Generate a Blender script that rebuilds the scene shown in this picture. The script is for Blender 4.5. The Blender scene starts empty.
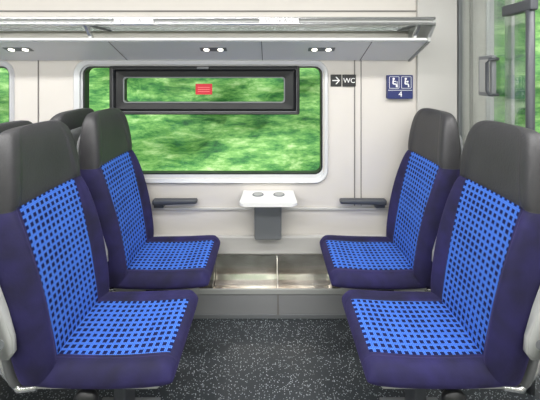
import bpy, bmesh, math, random
from mathutils import Vector, Matrix, noise
random.seed(4)
S = bpy.context.scene
try:
    S.view_settings.view_transform = 'Standard'
except Exception:
    pass
COL = S.collection
PI = math.pi
F = 327.0; CZ = 1.41; HY = 73.0
def PX(px, d): return (px-270.0)*d/F
def PZ(py, d): return CZ-(py-HY)*d/F

# ---------------------------------------------------------------- materials
def base_mat(name, col, rough=0.5, metal=0.0, spec=0.5, bump=0.0, bscale=80, var=0.0, vscale=3.0):
    m = bpy.data.materials.new(name); m.use_nodes = True
    nt = m.node_tree; b = nt.nodes['Principled BSDF']
    b.inputs['Base Color'].default_value = (*col, 1)
    b.inputs['Roughness'].default_value = rough
    b.inputs['Metallic'].default_value = metal
    b.inputs['Specular IOR Level'].default_value = spec
    tc = nt.nodes.new('ShaderNodeTexCoord')
    if var > 0:
        n = nt.nodes.new('ShaderNodeTexNoise'); n.inputs['Scale'].default_value = vscale
        nt.links.new(tc.outputs['Object'], n.inputs['Vector'])
        r = nt.nodes.new('ShaderNodeValToRGB')
        r.color_ramp.elements[0].position = .3; r.color_ramp.elements[1].position = .7
        r.color_ramp.elements[0].color = (*[c*(1-var) for c in col], 1)
        r.color_ramp.elements[1].color = (*[min(1, c*(1+var)) for c in col], 1)
        nt.links.new(n.outputs['Fac'], r.inputs['Fac'])
        nt.links.new(r.outputs['Color'], b.inputs['Base Color'])
    if bump > 0:
        n = nt.nodes.new('ShaderNodeTexNoise'); n.inputs['Scale'].default_value = bscale
        nt.links.new(tc.outputs['Object'], n.inputs['Vector'])
        bp = nt.nodes.new('ShaderNodeBump'); bp.inputs['Strength'].default_value = bump
        bp.inputs['Distance'].default_value = 0.002
        nt.links.new(n.outputs['Fac'], bp.inputs['Height'])
        nt.links.new(bp.outputs['Normal'], b.inputs['Normal'])
    return m

M_wall = base_mat('wall_panel_laminate', (0.61, 0.58, 0.54), 0.45, var=0.02)
M_wall2 = base_mat('wall_panel_grey', (0.50, 0.49, 0.47), 0.45, var=0.02)
M_ceil = base_mat('ceiling_white', (0.80, 0.80, 0.79), 0.4, var=0.01)
M_seam = base_mat('seam_dark', (0.18, 0.17, 0.16), 0.6)
M_trim = base_mat('window_trim_silver', (0.64, 0.65, 0.67), 0.3, metal=0.2)
M_black = base_mat('black_rubber', (0.012, 0.013, 0.015), 0.4)
M_alu = base_mat('aluminium', (0.70, 0.71, 0.72), 0.25, metal=0.85)
M_head = base_mat('headrest_grey_leather', (0.034, 0.034, 0.037), 0.5, bump=0.5, bscale=140, var=0.15, vscale=9)
M_velour = base_mat('navy_velour', (0.009, 0.007, 0.050), 0.85, bump=0.8, bscale=45, var=0.5, vscale=10)
M_velour.node_tree.nodes['Principled BSDF'].inputs['Sheen Weight'].default_value = 0.15
M_velour.node_tree.nodes['Principled BSDF'].inputs['Sheen Tint'].default_value = (0.25, 0.18, 0.7, 1)
M_shell = base_mat('seat_shell_grey', (0.16, 0.165, 0.17), 0.4)
M_lgrey = base_mat('light_grey_plastic', (0.36, 0.37, 0.36), 0.4, var=0.02)
M_dgrey = base_mat('dark_grey_plastic', (0.055, 0.06, 0.07), 0.4)
M_mgrey = base_mat('mid_grey_plastic', (0.17, 0.18, 0.19), 0.4)
M_sash = base_mat('sash_profile_grey', (0.09, 0.095, 0.10), 0.35)
M_heat = base_mat('heater_box_grey', (0.25, 0.255, 0.265), 0.45, var=0.03)
M_table = base_mat('table_laminate_white', (0.74, 0.74, 0.73), 0.3, var=0.01)
M_blue = base_mat('sign_blue', (0.02, 0.03, 0.13), 0.4)
M_white = base_mat('sign_white', (0.8, 0.8, 0.8), 0.5)
M_red = base_mat('sticker_red', (0.50, 0.015, 0.03), 0.5)
M_pink = base_mat('sticker_print', (0.70, 0.25, 0.25), 0.5)

def steel():
    m = bpy.data.materials.new('stainless_steel'); m.use_nodes = True
    nt = m.node_tree; b = nt.nodes['Principled BSDF']; N = nt.nodes; L = nt.links
    b.inputs['Metallic'].default_value = 1; b.inputs['Roughness'].default_value = .26
    tc = N.new('ShaderNodeTexCoord')
    n = N.new('ShaderNodeTexNoise'); n.inputs['Scale'].default_value = 5; n.inputs['Detail'].default_value = 2
    L.new(tc.outputs['Object'], n.inputs['Vector'])
    r = N.new('ShaderNodeValToRGB'); r.color_ramp.elements[0].position = .38; r.color_ramp.elements[1].position = .62
    r.color_ramp.elements[0].color = (.50, .46, .41, 1); r.color_ramp.elements[1].color = (.82, .79, .74, 1)
    L.new(n.outputs['Fac'], r.inputs[0]); L.new(r.outputs[0], b.inputs['Base Color'])
    n2 = N.new('ShaderNodeTexNoise'); n2.inputs['Scale'].default_value = 6
    L.new(tc.outputs['Object'], n2.inputs['Vector'])
    bp = N.new('ShaderNodeBump'); bp.inputs['Strength'].default_value = .25; bp.inputs['Distance'].default_value = .02
    L.new(n2.outputs['Fac'], bp.inputs['Height']); L.new(bp.outputs[0], b.inputs['Normal'])
    return m
M_steel = steel()

def emis(name, col, st):
    m = bpy.data.materials.new(name); m.use_nodes = True
    nt = m.node_tree; nt.nodes.clear()
    o = nt.nodes.new('ShaderNodeOutputMaterial'); e = nt.nodes.new('ShaderNodeEmission')
    e.inputs[0].default_value = (*col, 1); e.inputs[1].default_value = st
    nt.links.new(e.outputs[0], o.inputs[0]); return m
M_lamp = emis('lamp_diffuser', (1, 0.97, 0.92), 4)
M_spot = emis('spot_led', (1, 0.95, 0.8), 5)

def glass(name, tint, refl=0.08):
    m = bpy.data.materials.new(name); m.use_nodes = True
    nt = m.node_tree; nt.nodes.clear()
    o = nt.nodes.new('ShaderNodeOutputMaterial'); mx = nt.nodes.new('ShaderNodeMixShader')
    t = nt.nodes.new('ShaderNodeBsdfTransparent'); g = nt.nodes.new('ShaderNodeBsdfGlossy')
    t.inputs[0].default_value = (*tint, 1); g.inputs['Roughness'].default_value = 0.02
    lw = nt.nodes.new('ShaderNodeFresnel'); lw.inputs[0].default_value = 1.45
    mu = nt.nodes.new('ShaderNodeMath'); mu.operation = 'MULTIPLY'; mu.inputs[1].default_value = refl*12
    mu.use_clamp = True
    nt.links.new(lw.outputs[0], mu.inputs[0])
    nt.links.new(mu.outputs[0], mx.inputs[0]); nt.links.new(t.outputs[0], mx.inputs[1])
    nt.links.new(g.outputs[0], mx.inputs[2]); nt.links.new(mx.outputs[0], o.inputs[0])
    return m
M_glass = glass('window_glass', (0.95, 0.98, 0.96), 0.04)
M_glass2 = glass('screen_glass', (0.93, 0.96, 0.95), 0.05)

# woven seat fabric with navy squares
def fabric():
    m = bpy.data.materials.new('seat_fabric_blue_squares'); m.use_nodes = True
    nt = m.node_tree; b = nt.nodes['Principled BSDF']; N = nt.nodes; L = nt.links
    b.inputs['Roughness'].default_value = 0.9
    b.inputs['Specular IOR Level'].default_value = 0.25
    uv = N.new('ShaderNodeUVMap'); uv.uv_map = 'UVMap'
    sp = N.new('ShaderNodeSeparateXYZ'); L.new(uv.outputs[0], sp.inputs[0])
    def mth(op, a, c=None):
        n = N.new('ShaderNodeMath'); n.operation = op
        for i, v in enumerate((a, c)):
            if v is None: continue
            if isinstance(v, (int, float)): n.inputs[i].default_value = v
            else: L.new(v, n.inputs[i])
        return n.outputs[0]
    P = 0.0245
    def tri(coord, p):
        return mth('ABSOLUTE', mth('SUBTRACT', mth('FRACT', mth('DIVIDE', coord, p)), 0.5))
    u, v = sp.outputs[0], sp.outputs[1]
    du, dv = tri(u, P), tri(v, P)
    wav = mth('ABSOLUTE', mth('SINE', mth('MULTIPLY', v, 22.0)))
    wav2 = mth('ABSOLUTE', mth('COSINE', mth('MULTIPLY', u, 14.0)))
    half = mth('ADD', 0.24, mth('ADD', mth('MULTIPLY', wav, 0.05), mth('MULTIPLY', wav2, 0.04)))
    sq = mth('MULTIPLY', mth('LESS_THAN', du, half), mth('LESS_THAN', dv, half))
    # fine weave
    w = mth('MULTIPLY', mth('LESS_THAN', tri(u, P/4), 0.30), mth('LESS_THAN', tri(v, P/4), 0.30))
    mx = N.new('ShaderNodeMixRGB'); mx.inputs[1].default_value = (0.022, 0.090, 0.50, 1)
    mx.inputs[2].default_value = (0.095, 0.24, 0.68, 1); L.new(w, mx.inputs[0])
    mx2 = N.new('ShaderNodeMixRGB'); mx2.inputs[2].default_value = (0.004, 0.007, 0.060, 1)
    L.new(sq, mx2.inputs[0]); L.new(mx.outputs[0], mx2.inputs[1])
    L.new(mx2.outputs[0], b.inputs['Base Color'])
    tc = N.new('ShaderNodeTexCoord'); n = N.new('ShaderNodeTexNoise'); n.inputs['Scale'].default_value = 18
    L.new(tc.outputs['Object'], n.inputs['Vector'])
    bp = N.new('ShaderNodeBump'); bp.inputs['Strength'].default_value = .5; bp.inputs['Distance'].default_value = .004
    L.new(n.outputs['Fac'], bp.inputs['Height']); L.new(bp.outputs[0], b.inputs['Normal'])
    return m
M_fab = fabric()

def floor_mat():
    m = bpy.data.materials.new('floor_speckled_vinyl'); m.use_nodes = True
    nt = m.node_tree; b = nt.nodes['Principled BSDF']; N = nt.nodes; L = nt.links
    tc = N.new('ShaderNodeTexCoord')
    v = N.new('ShaderNodeTexVoronoi'); v.inputs['Scale'].default_value = 135
    L.new(tc.outputs['Object'], v.inputs['Vector'])
    sep = N.new('ShaderNodeSeparateColor'); L.new(v.outputs['Color'], sep.inputs[0])
    lt = N.new('ShaderNodeMath'); lt.operation = 'LESS_THAN'; lt.inputs[1].default_value = 0.33
    L.new(v.outputs['Distance'], lt.inputs[0])
    g = N.new('ShaderNodeMath'); g.operation = 'GREATER_THAN'; g.inputs[1].default_value = 0.50
    L.new(sep.outputs[0], g.inputs[0])
    mm = N.new('ShaderNodeMath'); mm.operation = 'MULTIPLY'
    L.new(lt.outputs[0], mm.inputs[0]); L.new(g.outputs[0], mm.inputs[1])
    n = N.new('ShaderNodeTexNoise'); n.inputs['Scale'].default_value = 2.2
    L.new(tc.outputs['Object'], n.inputs['Vector'])
    r = N.new('ShaderNodeValToRGB'); r.color_ramp.elements[0].color = (0.022, 0.026, 0.030, 1)
    r.color_ramp.elements[1].color = (0.050, 0.058, 0.066, 1)
    L.new(n.outputs['Fac'], r.inputs[0])
    mx = N.new('ShaderNodeMixRGB'); mx.inputs[2].default_value = (0.38, 0.42, 0.45, 1)
    L.new(mm.outputs[0], mx.inputs[0]); L.new(r.outputs[0], mx.inputs[1])
    L.new(mx.outputs[0], b.inputs['Base Color']); b.inputs['Roughness'].default_value = 0.28
    return m
M_floor = floor_mat()

def hedge_mat():
    m = bpy.data.materials.new('hedge_foliage'); m.use_nodes = True
    nt = m.node_tree; b = nt.nodes['Principled BSDF']; N = nt.nodes; L = nt.links
    tc = N.new('ShaderNodeTexCoord')
    mp = N.new('ShaderNodeMapping'); mp.inputs['Scale'].default_value = (0.5, 1.0, 2.0)
    L.new(tc.outputs['Object'], mp.inputs[0])
    n = N.new('ShaderNodeTexNoise'); n.inputs['Scale'].default_value = 3.6
    n.inputs['Detail'].default_value = 9; n.inputs['Roughness'].default_value = 0.74
    L.new(mp.outputs[0], n.inputs['Vector'])
    r = N.new('ShaderNodeValToRGB'); cr = r.color_ramp
    cr.elements[0].position = .33; cr.elements[0].color = (0.02, 0.09, 0.045, 1)
    cr.elements[1].position = .70; cr.elements[1].color = (0.66, 0.80, 0.44, 1)
    e = cr.elements.new(.43); e.color = (0.06, 0.22, 0.06, 1)
    e = cr.elements.new(.54); e.color = (0.22, 0.44, 0.13, 1)
    L.new(n.outputs['Fac'], r.inputs[0]); L.new(r.outputs[0], b.inputs['Base Color'])
    b.inputs['Roughness'].default_value = 0.9
    return m
M_hedge = hedge_mat()
M_grass = base_mat('trackside_grass', (0.12, 0.28, 0.06), 0.95, var=0.4)

# ---------------------------------------------------------------- helpers
def finish(name, bm, mats, parent=None, smooth=False, loc=(0,0,0), rot=(0,0,0)):
    me = bpy.data.meshes.new(name); bm.to_mesh(me); bm.free()
    for m in (mats if isinstance(mats, (list, tuple)) else [mats]): me.materials.append(m)
    if smooth:
        for p in me.polygons: p.use_smooth = True
    o = bpy.data.objects.new(name, me); COL.objects.link(o)
    o.location = loc; o.rotation_euler = rot
    if parent: o.parent = parent
    return o
def empty(name, loc=(0,0,0), rz=0):
    o = bpy.data.objects.new(name, None); COL.objects.link(o); o.location = loc
    o.rotation_euler = (0,0,rz); o.empty_display_size = .1; return o
def bm_box(bm, lo, hi, bev=0.0, seg=2):
    r = bmesh.ops.create_cube(bm, size=1.0)
    c = [(a+b)/2 for a, b in zip(lo, hi)]; s = [b-a for a, b in zip(lo, hi)]
    for v in r['verts']: v.co = Vector((c[0]+v.co.x*s[0], c[1]+v.co.y*s[1], c[2]+v.co.z*s[2]))
    if bev > 0:
        ed = list({e for v in r['verts'] for e in v.link_edges})
        bmesh.ops.bevel(bm, geom=ed, offset=bev, segments=seg, affect='EDGES', profile=.5)
def box(name, lo, hi, mat, parent=None, bev=0.0, seg=2):
    bm = bmesh.new(); bm_box(bm, lo, hi, bev, seg)
    o = finish(name, bm, mat, parent); return o
def bm_tube(bm, pts, r, n=12):
    rings = []
    pts = [Vector(p) for p in pts]
    for i, p in enumerate(pts):
        if i == 0: t = pts[1]-p
        elif i == len(pts)-1: t = p-pts[i-1]
        else: t = (pts[i+1]-p).normalized()+(p-pts[i-1]).normalized()
        t.normalize(); up = Vector((0,0,1)) if abs(t.z) < .9 else Vector((1,0,0))
        a = t.cross(up).normalized(); b = t.cross(a).normalized()
        rings.append([bm.verts.new(p+a*r*math.cos(2*PI*k/n)+b*r*math.sin(2*PI*k/n)) for k in range(n)])
    for i in range(len(rings)-1):
        for k in range(n):
            f = bm.faces.new((rings[i][k], rings[i][(k+1)%n], rings[i+1][(k+1)%n], rings[i+1][k])); f.smooth = True
    bm.faces.new(rings[0][::-1]); bm.faces.new(rings[-1])
def tube(name, pts, r, mat, parent=None, n=14):
    bm = bmesh.new(); bm_tube(bm, pts, r, n); bmesh.ops.recalc_face_normals(bm, faces=bm.faces)
    return finish(name, bm, mat, parent)
def rrect(x0, x1, z0, z1, r, n=8):
    pts = []
    for cx, cz, a0 in ((x1-r, z1-r, 0), (x0+r, z1-r, PI/2), (x0+r, z0+r, PI), (x1-r, z0+r, 1.5*PI)):
        for k in range(n+1):
            a = a0+PI/2*k/n; pts.append((cx+r*math.cos(a), cz+r*math.sin(a)))
    return pts
def ring(name, o, i, y0, y1, ro, ri, mat, parent=None, edge=0.0):
    """frame ring in XZ plane; o/i = (x0,x1,z0,z1) outer / inner; y0 front, y1 back"""
    bm = bmesh.new(); A = rrect(*o, ro); B = rrect(*i, ri); n = len(A)
    Am = [(a[0]+(b[0]-a[0])*.25, a[1]+(b[1]-a[1])*.25) for a, b in zip(A, B)]
    loops = []
    for pts, y in ((A, y1), (A, y0+edge), (Am, y0), (B, y0+edge*.5), (B, y1)):
        loops.append([bm.verts.new((p[0], y, p[1])) for p in pts])
    for a in range(len(loops)):
        b = (a+1) % len(loops)
        for k in range(n):
            bm.faces.new((loops[a][k], loops[a][(k+1)%n], loops[b][(k+1)%n], loops[b][k]))
    bmesh.ops.recalc_face_normals(bm, faces=bm.faces)
    return finish(name, bm, mat, parent)
def plate(name, b, y0, y1, r, mat, parent=None):
    bm = bmesh.new(); A = rrect(*b, r, 5)
    f = [bm.verts.new((p[0], y0, p[1])) for p in A]; g = [bm.verts.new((p[0], y1, p[1])) for p in A]
    bm.faces.new(f); bm.faces.new(g[::-1]); n = len(A)
    for k in range(n): bm.faces.new((f[k], g[k], g[(k+1)%n], f[(k+1)%n]))
    bmesh.ops.recalc_face_normals(bm, faces=bm.faces)
    return finish(name, bm, mat, parent)
def text(name, s, loc, size, mat, parent=None, rot=(PI/2,0,0)):
    c = bpy.data.curves.new(name, 'FONT'); c.body = s; c.size = size; c.extrude = 0.0005
    c.align_x = 'CENTER'; c.align_y = 'CENTER'; c.materials.append(mat)
    o = bpy.data.objects.new(name, c); COL.objects.link(o); o.location = loc; o.rotation_euler = rot
    if parent: o.parent = parent
    return o

# ---------------------------------------------------------------- room shell
D = 2.0; TW = 0.08
XL, XR = -3.9, 2.7; ZC = 2.2; YB = -0.85
box('floor', (XL, YB-.08, -0.08), (XR, D+TW, 0.0), M_floor)
box('ceiling', (XL, YB-.08, ZC), (XR, D+TW, ZC+.08), M_ceil)
box('wall_left', (XL-.08, YB-.08, -0.08), (XL, D+TW, ZC+.08), M_wall2)
box('wall_right', (XR, YB-.08, -0.08), (XR+.08, D+TW, ZC+.08), M_wall2)

W1 = (PX(74, D), PX(328, D), PZ(183, D), PZ(60, D))
W2 = (W1[0]-1.95, PX(14.5, D), W1[2], W1[3])
DR = (1.32, 2.12, 0.62, 1.98)
ins = 0.03
def wall_holes(name, y0, y1, holes, mat):
    bm = bmesh.new(); hs = sorted(holes); x = XL
    for h in hs:
        x0, x1, z0, z1 = h
        bm_box(bm, (x, y0, 0), (x0, y1, ZC)); bm_box(bm, (x0, y0, 0), (x1, y1, z0)); bm_box(bm, (x0, y0, z1), (x1, y1, ZC)); x = x1
    bm_box(bm, (x, y0, 0), (XR, y1, ZC))
    return finish(name, bm, mat)
hol = [(w[0]+ins, w[1]-ins, w[2]+ins, w[3]-ins) for w in (W2, W1, DR)]
wall = wall_holes('wall_window_side', D, D+TW, hol, M_wall)
wall_holes('wall_aisle_side', YB-.08, YB, [(-3.1, -1.6, .74, 1.5), (-1.2, .36, .74, 1.5), (1.3, 2.1, .6, 1.9)], M_wall)

# ---------------------------------------------------------------- windows
def window(name, W, hopper=True):
    p = empty(name, ((W[0]+W[1])/2, D, (W[2]+W[3])/2))
    hw = (W[1]-W[0])/2; hh = (W[3]-W[2])/2
    o = (-hw, hw, -hh, hh)
    i1 = (-hw+.040, hw-.022, -hh+.028, hh-.028)
    ring('trim_frame', o, i1, -0.018, 0.03, .085, .065, M_trim, p, .012)
    ring('gasket', (i1[0]-.004, i1[1]+.004, i1[2]-.004, i1[3]+.004), (i1[0]+.010, i1[1]-.010, i1[2]+.022, i1[3]-.010), 0.004, 0.05, .06, .05, M_trim, p, .004)
    ring('rubber_seal', (i1[0]+.008, i1[1]-.008, i1[2]+.020, i1[3]-.008), (i1[0]+.020, i1[1]-.020, i1[2]+.030, i1[3]-.020), 0.008, 0.06, .05, .04, M_black, p, .002)
    plate('glass_pane', (i1[0]+.01, i1[1]-.01, i1[2]+.022, i1[3]-.01), 0.045, 0.051, .04, M_glass, p)
    if hopper:
        cx, cz = p.location.x, p.location.z
        H = (PX(110, D)-cx, PX(299.5, D)-cx, PZ(114.5, D)-cz, PZ(66, D)-cz)
        I = (PX(124, D)-cx, PX(284, D)-cx, PZ(102, D)-cz, PZ(78, D)-cz)
        ring('hopper_sash_outer', H, (H[0]+.016, H[1]-.016, H[2]+.016, H[3]-.016), -0.012, 0.044, .012, .008, M_black, p, .004)
        ring('hopper_sash_border', (H[0]+.014, H[1]-.014, H[2]+.014, H[3]-.014), (H[0]+.020, H[1]-.020, H[2]+.020, H[3]-.020), -0.008, 0.04, .008, .008, M_sash, p, .002)
        ring('hopper_sash_inner', (H[0]+.019, H[1]-.019, H[2]+.019, H[3]-.019), I, 0.004, 0.043, .008, .02, M_black, p, .01)
        ring('hopper_sash_lip', (I[0]-.007, I[1]+.007, I[2]-.007, I[3]+.007), (I[0], I[1], I[2], I[3]), 0.000, 0.012, .02, .02, M_mgrey, p, .002)
        box('hopper_lock', (-.02, -.026, H[3]-.020), (.05, -.008, H[3]-.004), M_mgrey, p, .003)
        plate('emergency_sticker', (PX(194, D)-cx, PX(211, D)-cx, PZ(95, D)-cz, PZ(84, D)-cz), 0.040, 0.042, .003, M_red, p)
        for yy in (87.5, 89.6, 91.7):
            box('sticker_line', (PX(196.5, D)-cx, .0385, PZ(yy+.35, D)-cz), (PX(208.5, D)-cx, .0396, PZ(yy, D)-cz), M_pink, p)
    return p
window('window_1', W1); window('window_2', W2, False)

# ---------------------------------------------------------------- door in vestibule (far right)
dp = empty('door_1', ((DR[0]+DR[1])/2, D, 0))
hwd = (DR[1]-DR[0])/2
ring('door_glass_frame', (-hwd, hwd, DR[2], DR[3]), (-hwd+.04, hwd-.04, DR[2]+.04, DR[3]-.04), -0.02, 0.05, .09, .06, M_trim, dp, .01)
ring('door_glass_seal', (-hwd+.038, hwd-.038, DR[2]+.038, DR[3]-.038), (-hwd+.052, hwd-.052, DR[2]+.052, DR[3]-.052), 0.0, 0.05, .06, .05, M_black, dp, .004)
plate('door_glass', (-hwd+.04, hwd-.04, DR[2]+.04, DR[3]-.04), .03, .036, .05, M_glass, dp)
mx_ = PX(512, D)-dp.location.x
box('door_mullion', (mx_-.010, -.01, DR[2]+.03), (mx_+.010, .05, DR[3]-.03), M_trim, dp, .003)
box('door_edge_left', (-hwd-.10, -.012, .02), (-hwd-.085, 0, 2.1), M_seam, dp)
box('door_edge_right', (hwd+.085, -.012, .02), (hwd+.10, 0, 2.1), M_seam, dp)
box('door_edge_top', (-hwd-.10, -.012, 2.1), (hwd+.10, 0, 2.115), M_seam, dp)
box('door_button', (-.04, -.02, .35), (.04, 0, .5), M_mgrey, dp, .008)

# ---------------------------------------------------------------- wall seams / trims
def vseam(n, px, z0, z1, w=.006):
    x = PX(px, D); box(n, (x-w/2, D-.004, z0), (x+w/2, D, z1), M_seam)
vseam('trim_1', 38.5, .60, 1.49)
vseam('trim_2', 354.5, .60, 1.49, .006)
vseam('trim_3', 361, .60, 1.49, .004)
box('trim_4', (PX(416, D), D-.022, 0.43), (1.135, D, ZC-.001), M_wall2, bev=.006)
box('trim_5', (XL+.01, D-.012, .575), (PX(415, D), D, .590), M_wall2, bev=.003)
box('trim_6', (XL+.01, D-.03, .315), (1.13, D, .425), M_wall2, bev=.008)

# heater duct with recessed stainless trough
hp = empty('heater_duct', (0, 0, 0))
def prism(name, prof, x0, x1, mat, parent=None):
    bm = bmesh.new()
    a = [bm.verts.new((x0, y, z)) for y, z in prof]; b = [bm.verts.new((x1, y, z)) for y, z in prof]
    bm.faces.new(a); bm.faces.new(b[::-1]); n = len(prof)
    for k in range(n): bm.faces.new((a[k], b[k], b[(k+1)%n], a[(k+1)%n]))
    bmesh.ops.recalc_face_normals(bm, faces=bm.faces)
    return finish(name, bm, mat, parent)
prism('duct_box', [(1.997, 0.001), (1.997, .30), (1.990, .30), (1.990, .135), (1.88, .135), (1.88, 0.001)], XL+.01, 1.13, M_heat, hp)
sx = [-3.0, -2.05, -1.1, -.33, .045, .36, 1.0]
for k in range(len(sx)-1):
    prism('steel_trough', [(1.988, .305), (1.984, .305), (1.982, .190), (1.970, .165), (1.940, .152), (1.886, .150), (1.886, .146), (1.942, .147), (1.973, .160), (1.987, .186)], sx[k]+.003, sx[k+1]-.003, M_steel, hp)
    prism('trough_end', [(1.984, .300), (1.984, .150), (1.888, .150), (1.888, .168)], sx[k+1]-.004, sx[k+1]-.001, M_steel, hp)
box('duct_lip', (XL+.01, 1.876, .138), (1.12, 1.887, .168), M_lgrey, hp, .003)
box('duct_seam', (.043, 1.875, .005), (.049, 1.881, .138), M_seam, hp)
box('duct_seam', (-1.1, 1.875, .005), (-1.094, 1.881, .138), M_seam, hp)
box('duct_kick', (XL+.01, 1.874, .002), (1.12, 1.880, .022), M_mgrey, hp)

# ---------------------------------------------------------------- luggage rack
lr = empty('luggage_rack', (0, 0, 0))
RX0, RX1 = XL+.02, PX(434, 1.70)
prism('rack_underside', [(1.999, 1.487), (1.75, 1.583), (1.75, 1.592), (1.765, 1.600), (1.999, 1.51)], RX0, RX1-.01, M_ceil, lr)
box('rack_edge_trim', (RX0, 1.744, 1.578), (RX1-.01, 1.752, 1.586), M_mgrey, lr)
rz = PZ(21.5, 1.70)
box('rack_front_profile', (RX0, 1.698, rz-.010), (RX1, 1.715, rz+.012), M_lgrey, lr, .003)
tube('rack_tube_upper', [(RX0, 1.690, rz+.015), (RX1, 1.690, rz+.015)], .007, M_alu, lr)
tube('rack_tube_lower', [(RX0, 1.690, rz-.014), (RX1, 1.690, rz-.014)], .009, M_alu, lr)
box('rack_glass_shelf', (RX0, 1.715, rz-.004), (RX1, 1.985, rz+.002), M_glass2, lr)
box('rack_rear_rail', (RX0, 1.975, rz-.015), (RX1, 1.999, rz+.012), M_alu, lr, .003)
tube('rack_mid_rail', [(RX0, 1.84, rz+.010), (RX1, 1.84, rz+.010)], .006, M_alu, lr)
for bx in (PX(84, 1.7), PX(420, 1.7), -2.5):
    prism('rack_bracket', [(1.70, rz-.014), (1.73, rz-.014), (1.80, 1.585), (1.76, 1.60)], bx-.008, bx+.008, M_alu, lr)
    prism('rack_bracket_arm', [(1.72, rz-.018), (1.98, rz-.018), (1.98, rz-.006), (1.72, rz-.006)], bx-.008, bx+.008, M_mgrey, lr)
prism('rack_end_cap', [(1.999, 1.48), (1.745, 1.578), (1.745, 1.60), (1.69, rz-.02), (1.69, rz+.018), (1.999, rz+.018)], RX1-.008, RX1+.006, M_lgrey, lr)
for tx, s in ((PX(134, 1.69), '51 / 52 A/G'), (PX(279, 1.69), '55 / 56 A/G')):
    box('label_plate', (tx-.10, 1.680, rz-.013), (tx+.10, 1.6985, rz+.015), M_white, lr, .002)
    text('seat_number_label', s, (tx, 1.6793, rz+.001), .031, M_dgrey, lr)
for sxp in (18.5, 213.5, 321.5):
    d = 1.85; z = 1.487+(2.0-d)*(.096/.25); tl = math.atan2(-.096, .25); x = PX(sxp, d)
    bm = bmesh.new(); bm_box(bm, (-.075, -.022, -.002), (.075, .022, .002), .0015, 1)
    finish('reading_light_plate', bm, M_mgrey, lr, loc=(x, d, z-.001), rot=(tl, 0, 0))
    for off in (-7, 7):
        x = PX(sxp+off, d)
        bm = bmesh.new(); bmesh.ops.create_cone(bm, cap_ends=True, segments=20, radius1=.015, radius2=.015, depth=.010)
        finish('reading_light_led', bm, M_spot, lr, loc=(x, d, z-.001), rot=(tl, 0, 0))
for pxx in (118, 366, 262):
    x = PX(pxx, 1.87)
    prism('rack_panel_seam', [(1.998, 1.4855), (1.752, 1.580), (1.752, 1.583), (1.998, 1.4885)], x-.002, x+.002, M_seam, lr)
box('trim_7', (XL+.01, D-.006, PZ(12, D)), (PX(416, D), D, PZ(10.5, D)), M_seam)

# ---------------------------------------------------------------- signs
sg = empty('wc_direction_sign', (0, 0, 0))
plate('arrow_tile', (PX(330.5, D), PX(341.3, D), PZ(86.5, D), PZ(74.5, D)), D-.004, D-.0005, .004, M_black, sg)
plate('wc_tile', (PX(342.3, D), PX(355.5, D), PZ(86.5, D), PZ(74.5, D)), D-.008, D-.0005, .004, M_black, sg)
ax0, ax1, az = PX(332.3, D), PX(339.8, D), PZ(80.5, D)
bm = bmesh.new()
for tri_ in ([(ax0, az-.003), (ax1-.004, az-.003), (ax1-.004, az+.003), (ax0, az+.003)],
             [(ax1, az), (ax1-.020, az+.022), (ax1-.028, az+.022), (ax1-.009, az)],
             [(ax1, az), (ax1-.009, az), (ax1-.028, az-.022), (ax1-.020, az-.022)]):
    bm.faces.new([bm.verts.new((x, D-.005, z)) for x, z in tri_])
finish('arrow', bm, M_white, sg)
text('wc_text', 'WC', (PX(348.9, D), D-.009, PZ(80.7, D)), .042, M_white, sg)
ps = empty('priority_seat_sign', (0, 0, 0))
pb = (PX(386, D), PX(411, D), PZ(98.5, D), PZ(75, D))
ys = D-.026
plate('sign_board', pb, ys-.001, D-.0005, .006, M_blue, ps)
def disc(name, x, z, r, mat, par, y):
    bm = bmesh.new(); vs = [bm.verts.new((x+r*math.cos(2*PI*k/16), y, z+r*math.sin(2*PI*k/16))) for k in range(16)]
    bm.faces.new(vs); return finish(name, bm, mat, par)
def stroke(name, pts, w, mat, par, y):
    bm = bmesh.new()
    for (xa, za), (xb, zb) in zip(pts[:-1], pts[1:]):
        dx, dz = xb-xa, zb-za; l = math.hypot(dx, dz); nx, nz = -dz/l*w/2, dx/l*w/2
        bm.faces.new([bm.verts.new((x, y, z)) for x, z in ((xa+nx, za+nz), (xb+nx, zb+nz), (xb-nx, zb-nz), (xa-nx, za-nz))])
    return finish(name, bm, mat, par)
yf = ys-.002
for k, cx in enumerate((pb[0]+.040, pb[1]-.040)):
    zc = pb[3]-.045
    ring('pictogram_border', (cx-.030, cx+.030, zc-.036, zc+.036), (cx-.028, cx+.028, zc-.034, zc+.034), yf, ys, .004, .003, M_white, ps)
    disc('pictogram_head', cx-.004, zc+.022, .007, M_white, ps, yf-.0005)
    stroke('pictogram_body', [(cx-.006, zc+.014), (cx-.008, zc-.008), (cx+.012, zc-.010), (cx+.014, zc-.028)], .008, M_white, ps, yf-.0005)
    stroke('pictogram_arm', [(cx-.006, zc+.008), (cx+.010, zc+(.000 if k else .006))], .005, M_white, ps, yf-.0007)
    if k == 0: stroke('pictogram_stick', [(cx+.016, zc+.008), (cx+.020, zc-.030)], .003, M_white, ps, yf-.0007)
    else: disc('pictogram_child', cx+.008, zc+.006, .005, M_white, ps, yf-.0009)
text('seat_count', '4', ((pb[0]+pb[1])/2, yf-.001, pb[2]+.027), .046, M_white, ps)
stroke('sign_rule', [(pb[0]+.004, pb[2]+.052), (pb[1]-.004, pb[2]+.052)], .0025, M_white, ps, yf-.0005)

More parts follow.
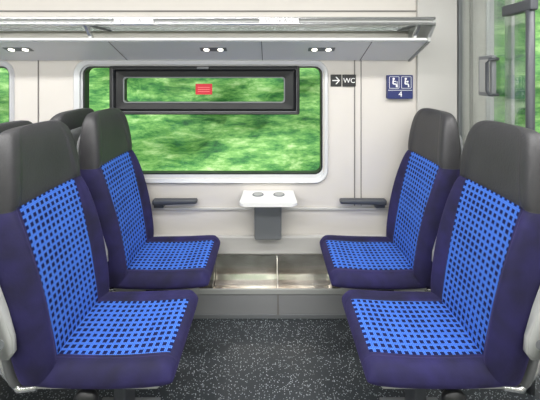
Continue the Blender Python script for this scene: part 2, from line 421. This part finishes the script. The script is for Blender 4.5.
# ---------------------------------------------------------------- table
tb = empty('folding_table', (0, 0, 0))
def tabletop():
    bm = bmesh.new(); x0, x1, y0, y1, r = PX(239, 1.8), PX(297.5, 1.8), 1.80, 1.995, .03
    pts = []
    for cx, cy, a0, rr in ((x1-.012, y1-.003, 0, .003), (x0+.012, y1-.003, PI/2, .003), (x0+r, y0+r, PI, r), (x1-r, y0+r, 1.5*PI, r)):
        for k in range(7):
            a = a0+PI/2*k/6; pts.append((cx+rr*math.cos(a), cy+rr*math.sin(a)))
    lo = [bm.verts.new((*p, .672)) for p in pts]; hi = [bm.verts.new((*p, .694)) for p in pts]
    bm.faces.new(lo[::-1]); bm.faces.new(hi); n = len(pts)
    for k in range(n): bm.faces.new((lo[k], lo[(k+1)%n], hi[(k+1)%n], hi[k]))
    ed = [e for e in bm.edges if abs(e.verts[0].co.z-e.verts[1].co.z) < 1e-6]
    bmesh.ops.bevel(bm, geom=ed, offset=.004, segments=2, affect='EDGES')
    bmesh.ops.recalc_face_normals(bm, faces=bm.faces)
    return finish('table_top', bm, M_table, tb)
tabletop()
for cx in (PX(258, 1.92), PX(279, 1.92)):
    bm = bmesh.new(); bmesh.ops.create_cone(bm, cap_ends=True, segments=28, radius1=.034, radius2=.032, depth=.003)
    finish('cup_recess', bm, M_mgrey, tb, loc=(cx, 1.925, .6955))
    bm = bmesh.new(); bmesh.ops.create_cone(bm, cap_ends=True, segments=28, radius1=.025, radius2=.025, depth=.002)
    finish('cup_recess_pad', bm, M_lgrey, tb, loc=(cx, 1.925, .6972))
bm = bmesh.new(); bm_box(bm, (-.092, 1.90, .425), (.068, 1.969, .672), .012, 3)
for v in bm.verts:
    if v.co.z < .55 and v.co.y < 1.93: v.co.y += .02
finish('table_bracket', bm, M_mgrey, tb)
box('table_hinge', (-.12, 1.955, .655), (.10, 1.997, .673), M_dgrey, tb, .004)

# wall armrests
for nm, xa, xb in (('wall_armrest', PX(152, 1.95), PX(197, 1.95)), ('wall_armrest', PX(340, 1.95), PX(387, 1.95))):
    ap = empty(nm, ((xa+xb)/2, 1.965, .637)); h = (xb-xa)/2
    sgn = -1 if xa < 0 else 1
    bm = bmesh.new(); bm_box(bm, (-h, -.022, -.018), (h, .020, .018), .012, 4)
    for v in bm.verts:
        t = (v.co.x*-sgn+h)/(2*h)
        if v.co.z < 0: v.co.z += .010*t
    finish('armrest_pad', bm, M_dgrey, ap)
    box('armrest_mount', (sgn*h*.75-.03, -.004, -.04), (sgn*h*.75+.03, .0345, .0), M_dgrey, ap, .006)

# ---------------------------------------------------------------- seats
def loft(name, rings, uvs, matf, mats, capmats, sub=1):
    bm = bmesh.new(); uvl = bm.loops.layers.uv.new('UVMap')
    V = [[bm.verts.new(p) for p in r] for r in rings]; n = len(rings[0])
    for i in range(len(V)-1):
        for k in range(n):
            k2 = (k+1) % n
            f = bm.faces.new((V[i][k], V[i][k2], V[i+1][k2], V[i+1][k])); f.material_index = matf(i, k); f.smooth = True
            for l, (a, b) in zip(f.loops, ((i, k), (i, k2), (i+1, k2), (i+1, k))): l[uvl].uv = uvs[a][b]
    f = bm.faces.new(V[0][::-1]); f.material_index = capmats[0]
    f = bm.faces.new(V[-1]); f.material_index = capmats[1]; f.smooth = True
    bmesh.ops.recalc_face_normals(bm, faces=bm.faces)
    me = bpy.data.meshes.new(name); bm.to_mesh(me); bm.free()
    for m in mats: me.materials.append(m)
    return me

U = [-1, -.95, -.86, -.76, -.70, -.68, -.35, 0, .35, .68, .70, .76, .86, .95, 1]
def back_mesh():
    #      z     xc     hw    th   bolster  panel half-width
    T = [(.400, -.400, .195, .085, .010, .140), (.415, -.398, .205, .095, .016, .142), (.47, -.402, .214, .105, .028, .144), (.55, -.416, .219, .108, .034, .147),
         (.65, -.433, .221, .108, .037, .152), (.75, -.455, .221, .104, .036, .158), (.85, -.480, .219, .098, .030, .163), (.92, -.500, .214, .092, .020, .165),
         (.955, -.512, .209, .088, .012, .164), (.963, -.517, .207, .086, .006, .163), (.971, -.512, .207, .090, .008, .150), (1.03, -.516, .204, .090, .010, .14), (1.09, -.523, .197, .084, .008, .13),
         (1.14, -.530, .187, .076, .006, .125), (1.18, -.539, .172, .064, .003, .115), (1.207, -.552, .148, .046, .0, .10), (1.219, -.566, .105, .024, .0, .07)]
    R, UVS = [], []; s = 0; pz = None
    for z, xc, hw, th, bo, pw in T:
        r, uvv = [], []
        if pz is not None: s += math.hypot(z-pz[0], xc-pz[1])
        pz = (z, xc); q = pw/hw
        for u in U:
            a = abs(u); sg = (u > 0)-(u < 0)
            off = {1: -.030, .95: bo*.55-.006, .86: bo, .76: bo*.75, .70: bo*.25+.002, .68: -.001}.get(a, None)
            if off is None: off = -.004 if a == .35 else -.007
            hwc = min(th*.5, .03)
            if a == 1: off = -hwc
            m_ = {1: 1, .95: .965, .86: q+(1-q)*.60, .76: q+(1-q)*.28, .70: q+.02, .68: q, .35: q*.5}.get(a, 0)
            r.append((xc+off, sg*m_*hw, z)); uvv.append((sg*m_*hw+.5, s))
        for u in (1, .93, .5, 0, -.5, -.93, -1):
            a = abs(u); off = -th*.72 if a == 1 else -th
            r.append((xc+off, u*hw, z)); uvv.append((0, 0))
        R.append(r); UVS.append(uvv)
    def mf(i, k):
        if i >= 9: return 2
        if 5 <= k <= 8: return 1
        return 0
    return loft('seat_back', R, UVS, mf, [M_velour, M_fab, M_head], (0, 2))
def cushion_mesh():
    T = [(-.455, .440, .190, .400, .0), (-.445, .455, .200, .392, .006), (-.36, .456, .205, .390, .012), (-.25, .453, .207, .390, .015), (-.14, .456, .208, .392, .014),
         (-.06, .464, .208, .396, .010), (-.028, .465, .206, .399, .008), (-.020, .4635, .205, .400, .006), (-.004, .454, .201, .404, .003), (.006, .440, .196, .408, .001), (.008, .425, .190, .414, .0)]
    R, UVS = [], []
    for x, zt, hw, zb, bo in T:
        r, uvv = [], []; th = zt-zb
        for u in U:
            a = abs(u)
            off = {1: -th*.45, .95: bo*.4-.009, .86: bo*.8, .76: bo*.7, .70: bo*.2+.001, .68: -.002}.get(a, None)
            if off is None: off = -.001 if a == .35 else -.002
            r.append((x, u*hw, zt+off)); uvv.append((u*hw+.5, x+.6))
        for u in (1, .90, .5, 0, -.5, -.90, -1):
            a = abs(u); z = zb+th*.3 if a == 1 else zb
            r.append((x, u*hw, z)); uvv.append((0, 0))
        R.append(r); UVS.append(uvv)
    def mf(i, k): return 1 if (5 <= k <= 8 and i < 7) else 0
    return loft('seat_cushion', R, UVS, mf, [M_velour, M_fab], (0, 0))
def shell_mesh():
    T = [(.36, -.49, .17, .04), (.40, -.497, .20, .04), (.6, -.530, .212, .04), (.8, -.560, .210, .035), (.95, -.590, .200, .03), (1.05, -.602, .180, .03), (1.11, -.606, .16, .022), (1.13, -.605, .13, .012)]
    R, UVS = [], []
    for z, x, hw, th in T:
        r = []
        for u, o in ((-1, 0), (-.5, .0), (0, 0), (.5, 0), (1, 0), (1, -th*.55), (.9, -th), (.5, -th), (0, -th), (-.5, -th), (-.9, -th), (-1, -th*.55)):
            r.append((x+o, u*hw, z))
        R.append(r); UVS.append([(0, 0)]*12)
    return loft('seat_shell', R, UVS, lambda i, k: 0, [M_shell], (0, 0))
def pan_mesh():
    bm = bmesh.new(); bm_box(bm, (-.44, -.186, .384), (-.04, .186, .402), .008, 3)
    for v in bm.verts:
        if v.co.z < .390: v.co.y *= .95
    me = bpy.data.meshes.new('seat_pan'); bm.to_mesh(me); bm.free(); me.materials.append(M_lgrey); return me
def arm_mesh():
    bm = bmesh.new()
    path = [(-.468, .555), (-.478, .60), (-.500, .68), (-.522, .76), (-.538, .82), (-.552, .88)]
    wid = [.056, .070, .056, .042, .038, .032]
    outline = [(x+w*.5, z) for (x, z), w in zip(path, wid)]
    top = (path[-1][0]-.004, path[-1][1]+.018); bot = (path[0][0]-.002, path[0][1]-.022)
    back = [(x-w*.5, z) for (x, z), w in zip(path, wid)][::-1]
    pts = outline+[(top[0]+.010, top[1]), (top[0]-.010, top[1])]+back+[(bot[0]-.014, bot[1]), (bot[0]+.014, bot[1])]
    a = [bm.verts.new((x, -.012, z)) for x, z in pts]; b = [bm.verts.new((x, .012, z)) for x, z in pts]
    bm.faces.new(a); bm.faces.new(b[::-1]); n = len(pts)
    for k in range(n): bm.faces.new((a[k], b[k], b[(k+1)%n], a[(k+1)%n]))
    ed = [e for e in bm.edges if abs(e.verts[0].co.y-e.verts[1].co.y) < 1e-6]
    bmesh.ops.bevel(bm, geom=ed, offset=.006, segments=3, affect='EDGES')
    bmesh.ops.recalc_face_normals(bm, faces=bm.faces)
    for f in bm.faces: f.smooth = True
    me = bpy.data.meshes.new('armrest'); bm.to_mesh(me); bm.free(); me.materials.append(M_lgrey); return me
ME = dict(seat_back=back_mesh(), seat_cushion=cushion_mesh(), seat_shell=shell_mesh(), seat_pan=pan_mesh(), armrest=arm_mesh())
def seat(X, Y, rz, near=False):
    p = empty('train_seat', (X, Y, 0), rz); side = -1 if rz == 0 else 1
    def add(nm, loc=(0,0,0), sub=0):
        o = bpy.data.objects.new(nm, ME[nm]); COL.objects.link(o); o.parent = p; o.location = loc
        if sub:
            md = o.modifiers.new('sub', 'SUBSURF'); md.levels = sub; md.render_levels = sub
        return o
    add('seat_back', sub=2); add('seat_cushion', sub=2); add('seat_shell', sub=2); add('seat_pan')
    dx = -.022 if near else 0
    add('armrest', (dx, side*.2355, 0))
    tube('armrest_pivot', [(-.48+dx, side*.205, .585), (-.48+dx, side*.2485, .585)], .016, M_mgrey, p)
    y0 = -.165 if side < 0 else -.232; y1 = .232 if side < 0 else .165
    if not near: y0, y1 = -.232, .232
    tube('support_beam', [(-.275, y0, .358), (-.275, y1, .358)], .026, M_black, p)
    if near:
        bm = bmesh.new(); bmesh.ops.create_uvsphere(bm, u_segments=20, v_segments=12, radius=.040)
        for v in bm.verts: v.co.y *= .6; v.co.z *= .85
        finish('beam_end_cap', bm, M_black, p, True, loc=(-.275, side*.182, .354))
    c = -side*.10 if near else 0.0
    box('leg', (-.30, c-.05, .012), (-.25, c+.05, .34), M_dgrey, p, .008)
    box('foot_plate', (-.40, c-.07, .0), (-.15, c+.07, .014), M_mgrey, p, .004)
    tube('back_strut', [(-.44, side*.17, .385), (-.50, side*.17, .375), (-.555, side*.17, .44), (-.565, side*.17, .60)], .011, M_alu, p)
    return p
for X, rz in ((-.320, 0), (.320, PI), (-1.600, PI), (-2.95, 0)):
    s = 1 if X in (-.320, -2.95) else -1
    seat(X, 1.240, rz, True)
    seat(X+(.024*s if abs(X) < 1 else 0), 1.720, rz)

# ---------------------------------------------------------------- glass draught screen + pole
sc = empty('draught_screen', (1.15, 0, 0))
box('screen_glass', (-.005, 1.47, .62), (.005, 1.975, 2.12), M_glass2, sc)
box('screen_base', (-.012, 1.47, .03), (.012, 1.975, .62), M_wall2, sc, .004)
box('screen_wall_channel', (-.010, 1.972, .0), (.010, 1.999, ZC-.001), M_mgrey, sc)
tube('screen_pole', [(0, 1.445, .0), (0, 1.445, ZC-.001)], .017, M_dgrey, sc)
box('screen_clamp', (-.018, 1.42, 1.685), (.018, 1.60, 1.735), M_dgrey, sc, .006)
box('screen_clamp', (-.018, 1.42, .75), (.018, 1.55, .79), M_dgrey, sc, .006)
tube('grab_handle', [(-.006, 1.64, 1.30), (-.05, 1.64, 1.30), (-.055, 1.65, 1.32), (-.055, 1.65, 1.46), (-.05, 1.64, 1.48), (-.006, 1.64, 1.48)], .008, M_dgrey, sc)
box('handle_box', (-.030, 1.650, 1.29), (-.005, 1.76, 1.50), M_mgrey, sc, .006)
box('handle_box_panel', (-.033, 1.665, 1.31), (-.029, 1.745, 1.48), M_lgrey, sc, .001)

# ---------------------------------------------------------------- ceiling lights + added fill strip on the aisle side
def strip(name, loc, rx, energy, size):
    lp = empty(name, loc); lp.rotation_euler = (rx, 0, 0)
    box('light_housing', (-2.9, -.09, -.03), (2.9, .09, -.001), M_alu, lp, .005)
    box('light_diffuser', (-2.88, -.075, -.036), (2.88, .075, -.030), M_lamp, lp)
    ld = bpy.data.lights.new('lamp', 'AREA'); ld.shape = 'RECTANGLE'; ld.size = 5.6; ld.size_y = size; ld.energy = energy; ld.color = (1, .985, .965)
    lo = bpy.data.objects.new('lamp', ld); COL.objects.link(lo); lo.parent = lp; lo.location = (0, 0, -.045)
strip('ceiling_light', (-.6, .25, ZC), 0, 52, .14)
strip('ceiling_light', (-.6, 1.0, ZC), 0, 60, .14)
strip('fill_light', (-.6, YB, 1.72), PI/2, 25, .14)  # fill added behind the camera to lift rack underside, walls and seats

# ---------------------------------------------------------------- outside
def hedge(name, y, sgn):
    bm = bmesh.new(); nx, nz = 150, 40
    V = []
    for j in range(nz+1):
        row = []
        for i in range(nx+1):
            x = -15+30*i/nx; z = -1.0+6.5*j/nz
            dd = noise.noise(Vector((x*.5, z*.9, 3)))*.55+noise.noise(Vector((x*2, z*2.4, 7)))*.22
            row.append(bm.verts.new((x, y+sgn*(dd+max(0, z-1)*.15), z)))
        V.append(row)
    for j in range(nz):
        for i in range(nx): bm.faces.new((V[j][i], V[j][i+1], V[j+1][i+1], V[j+1][i]))
    return finish(name, bm, M_hedge, smooth=True)
hedge('trackside_hedge', 5.6, 1); hedge('trackside_hedge', -4.6, -1)
box('trackside_ground', (-15, -6, -1.15), (15, 7, -1.0), M_grass)
sd = bpy.data.lights.new('sun', 'SUN'); sd.energy = 4.2; sd.angle = .02; sd.color = (1, .96, .88)
so = bpy.data.objects.new('sun', sd); COL.objects.link(so); so.rotation_euler = (math.radians(38), math.radians(-18), 0)
w = bpy.data.worlds.new('sky'); S.world = w; w.use_nodes = True
bg = w.node_tree.nodes['Background']; bg.inputs[0].default_value = (.80, .90, 1, 1); bg.inputs[1].default_value = 1.5

# ---------------------------------------------------------------- camera
cd = bpy.data.cameras.new('camera'); cam = bpy.data.objects.new('camera', cd); COL.objects.link(cam)
cam.location = (0, 0, CZ); cam.rotation_euler = (PI/2, 0, 0)
cd.sensor_width = 36; cd.sensor_fit = 'HORIZONTAL'; cd.lens = 36*F/540
cd.shift_y = -(200-HY)/540; cd.clip_start = .02
S.camera = cam
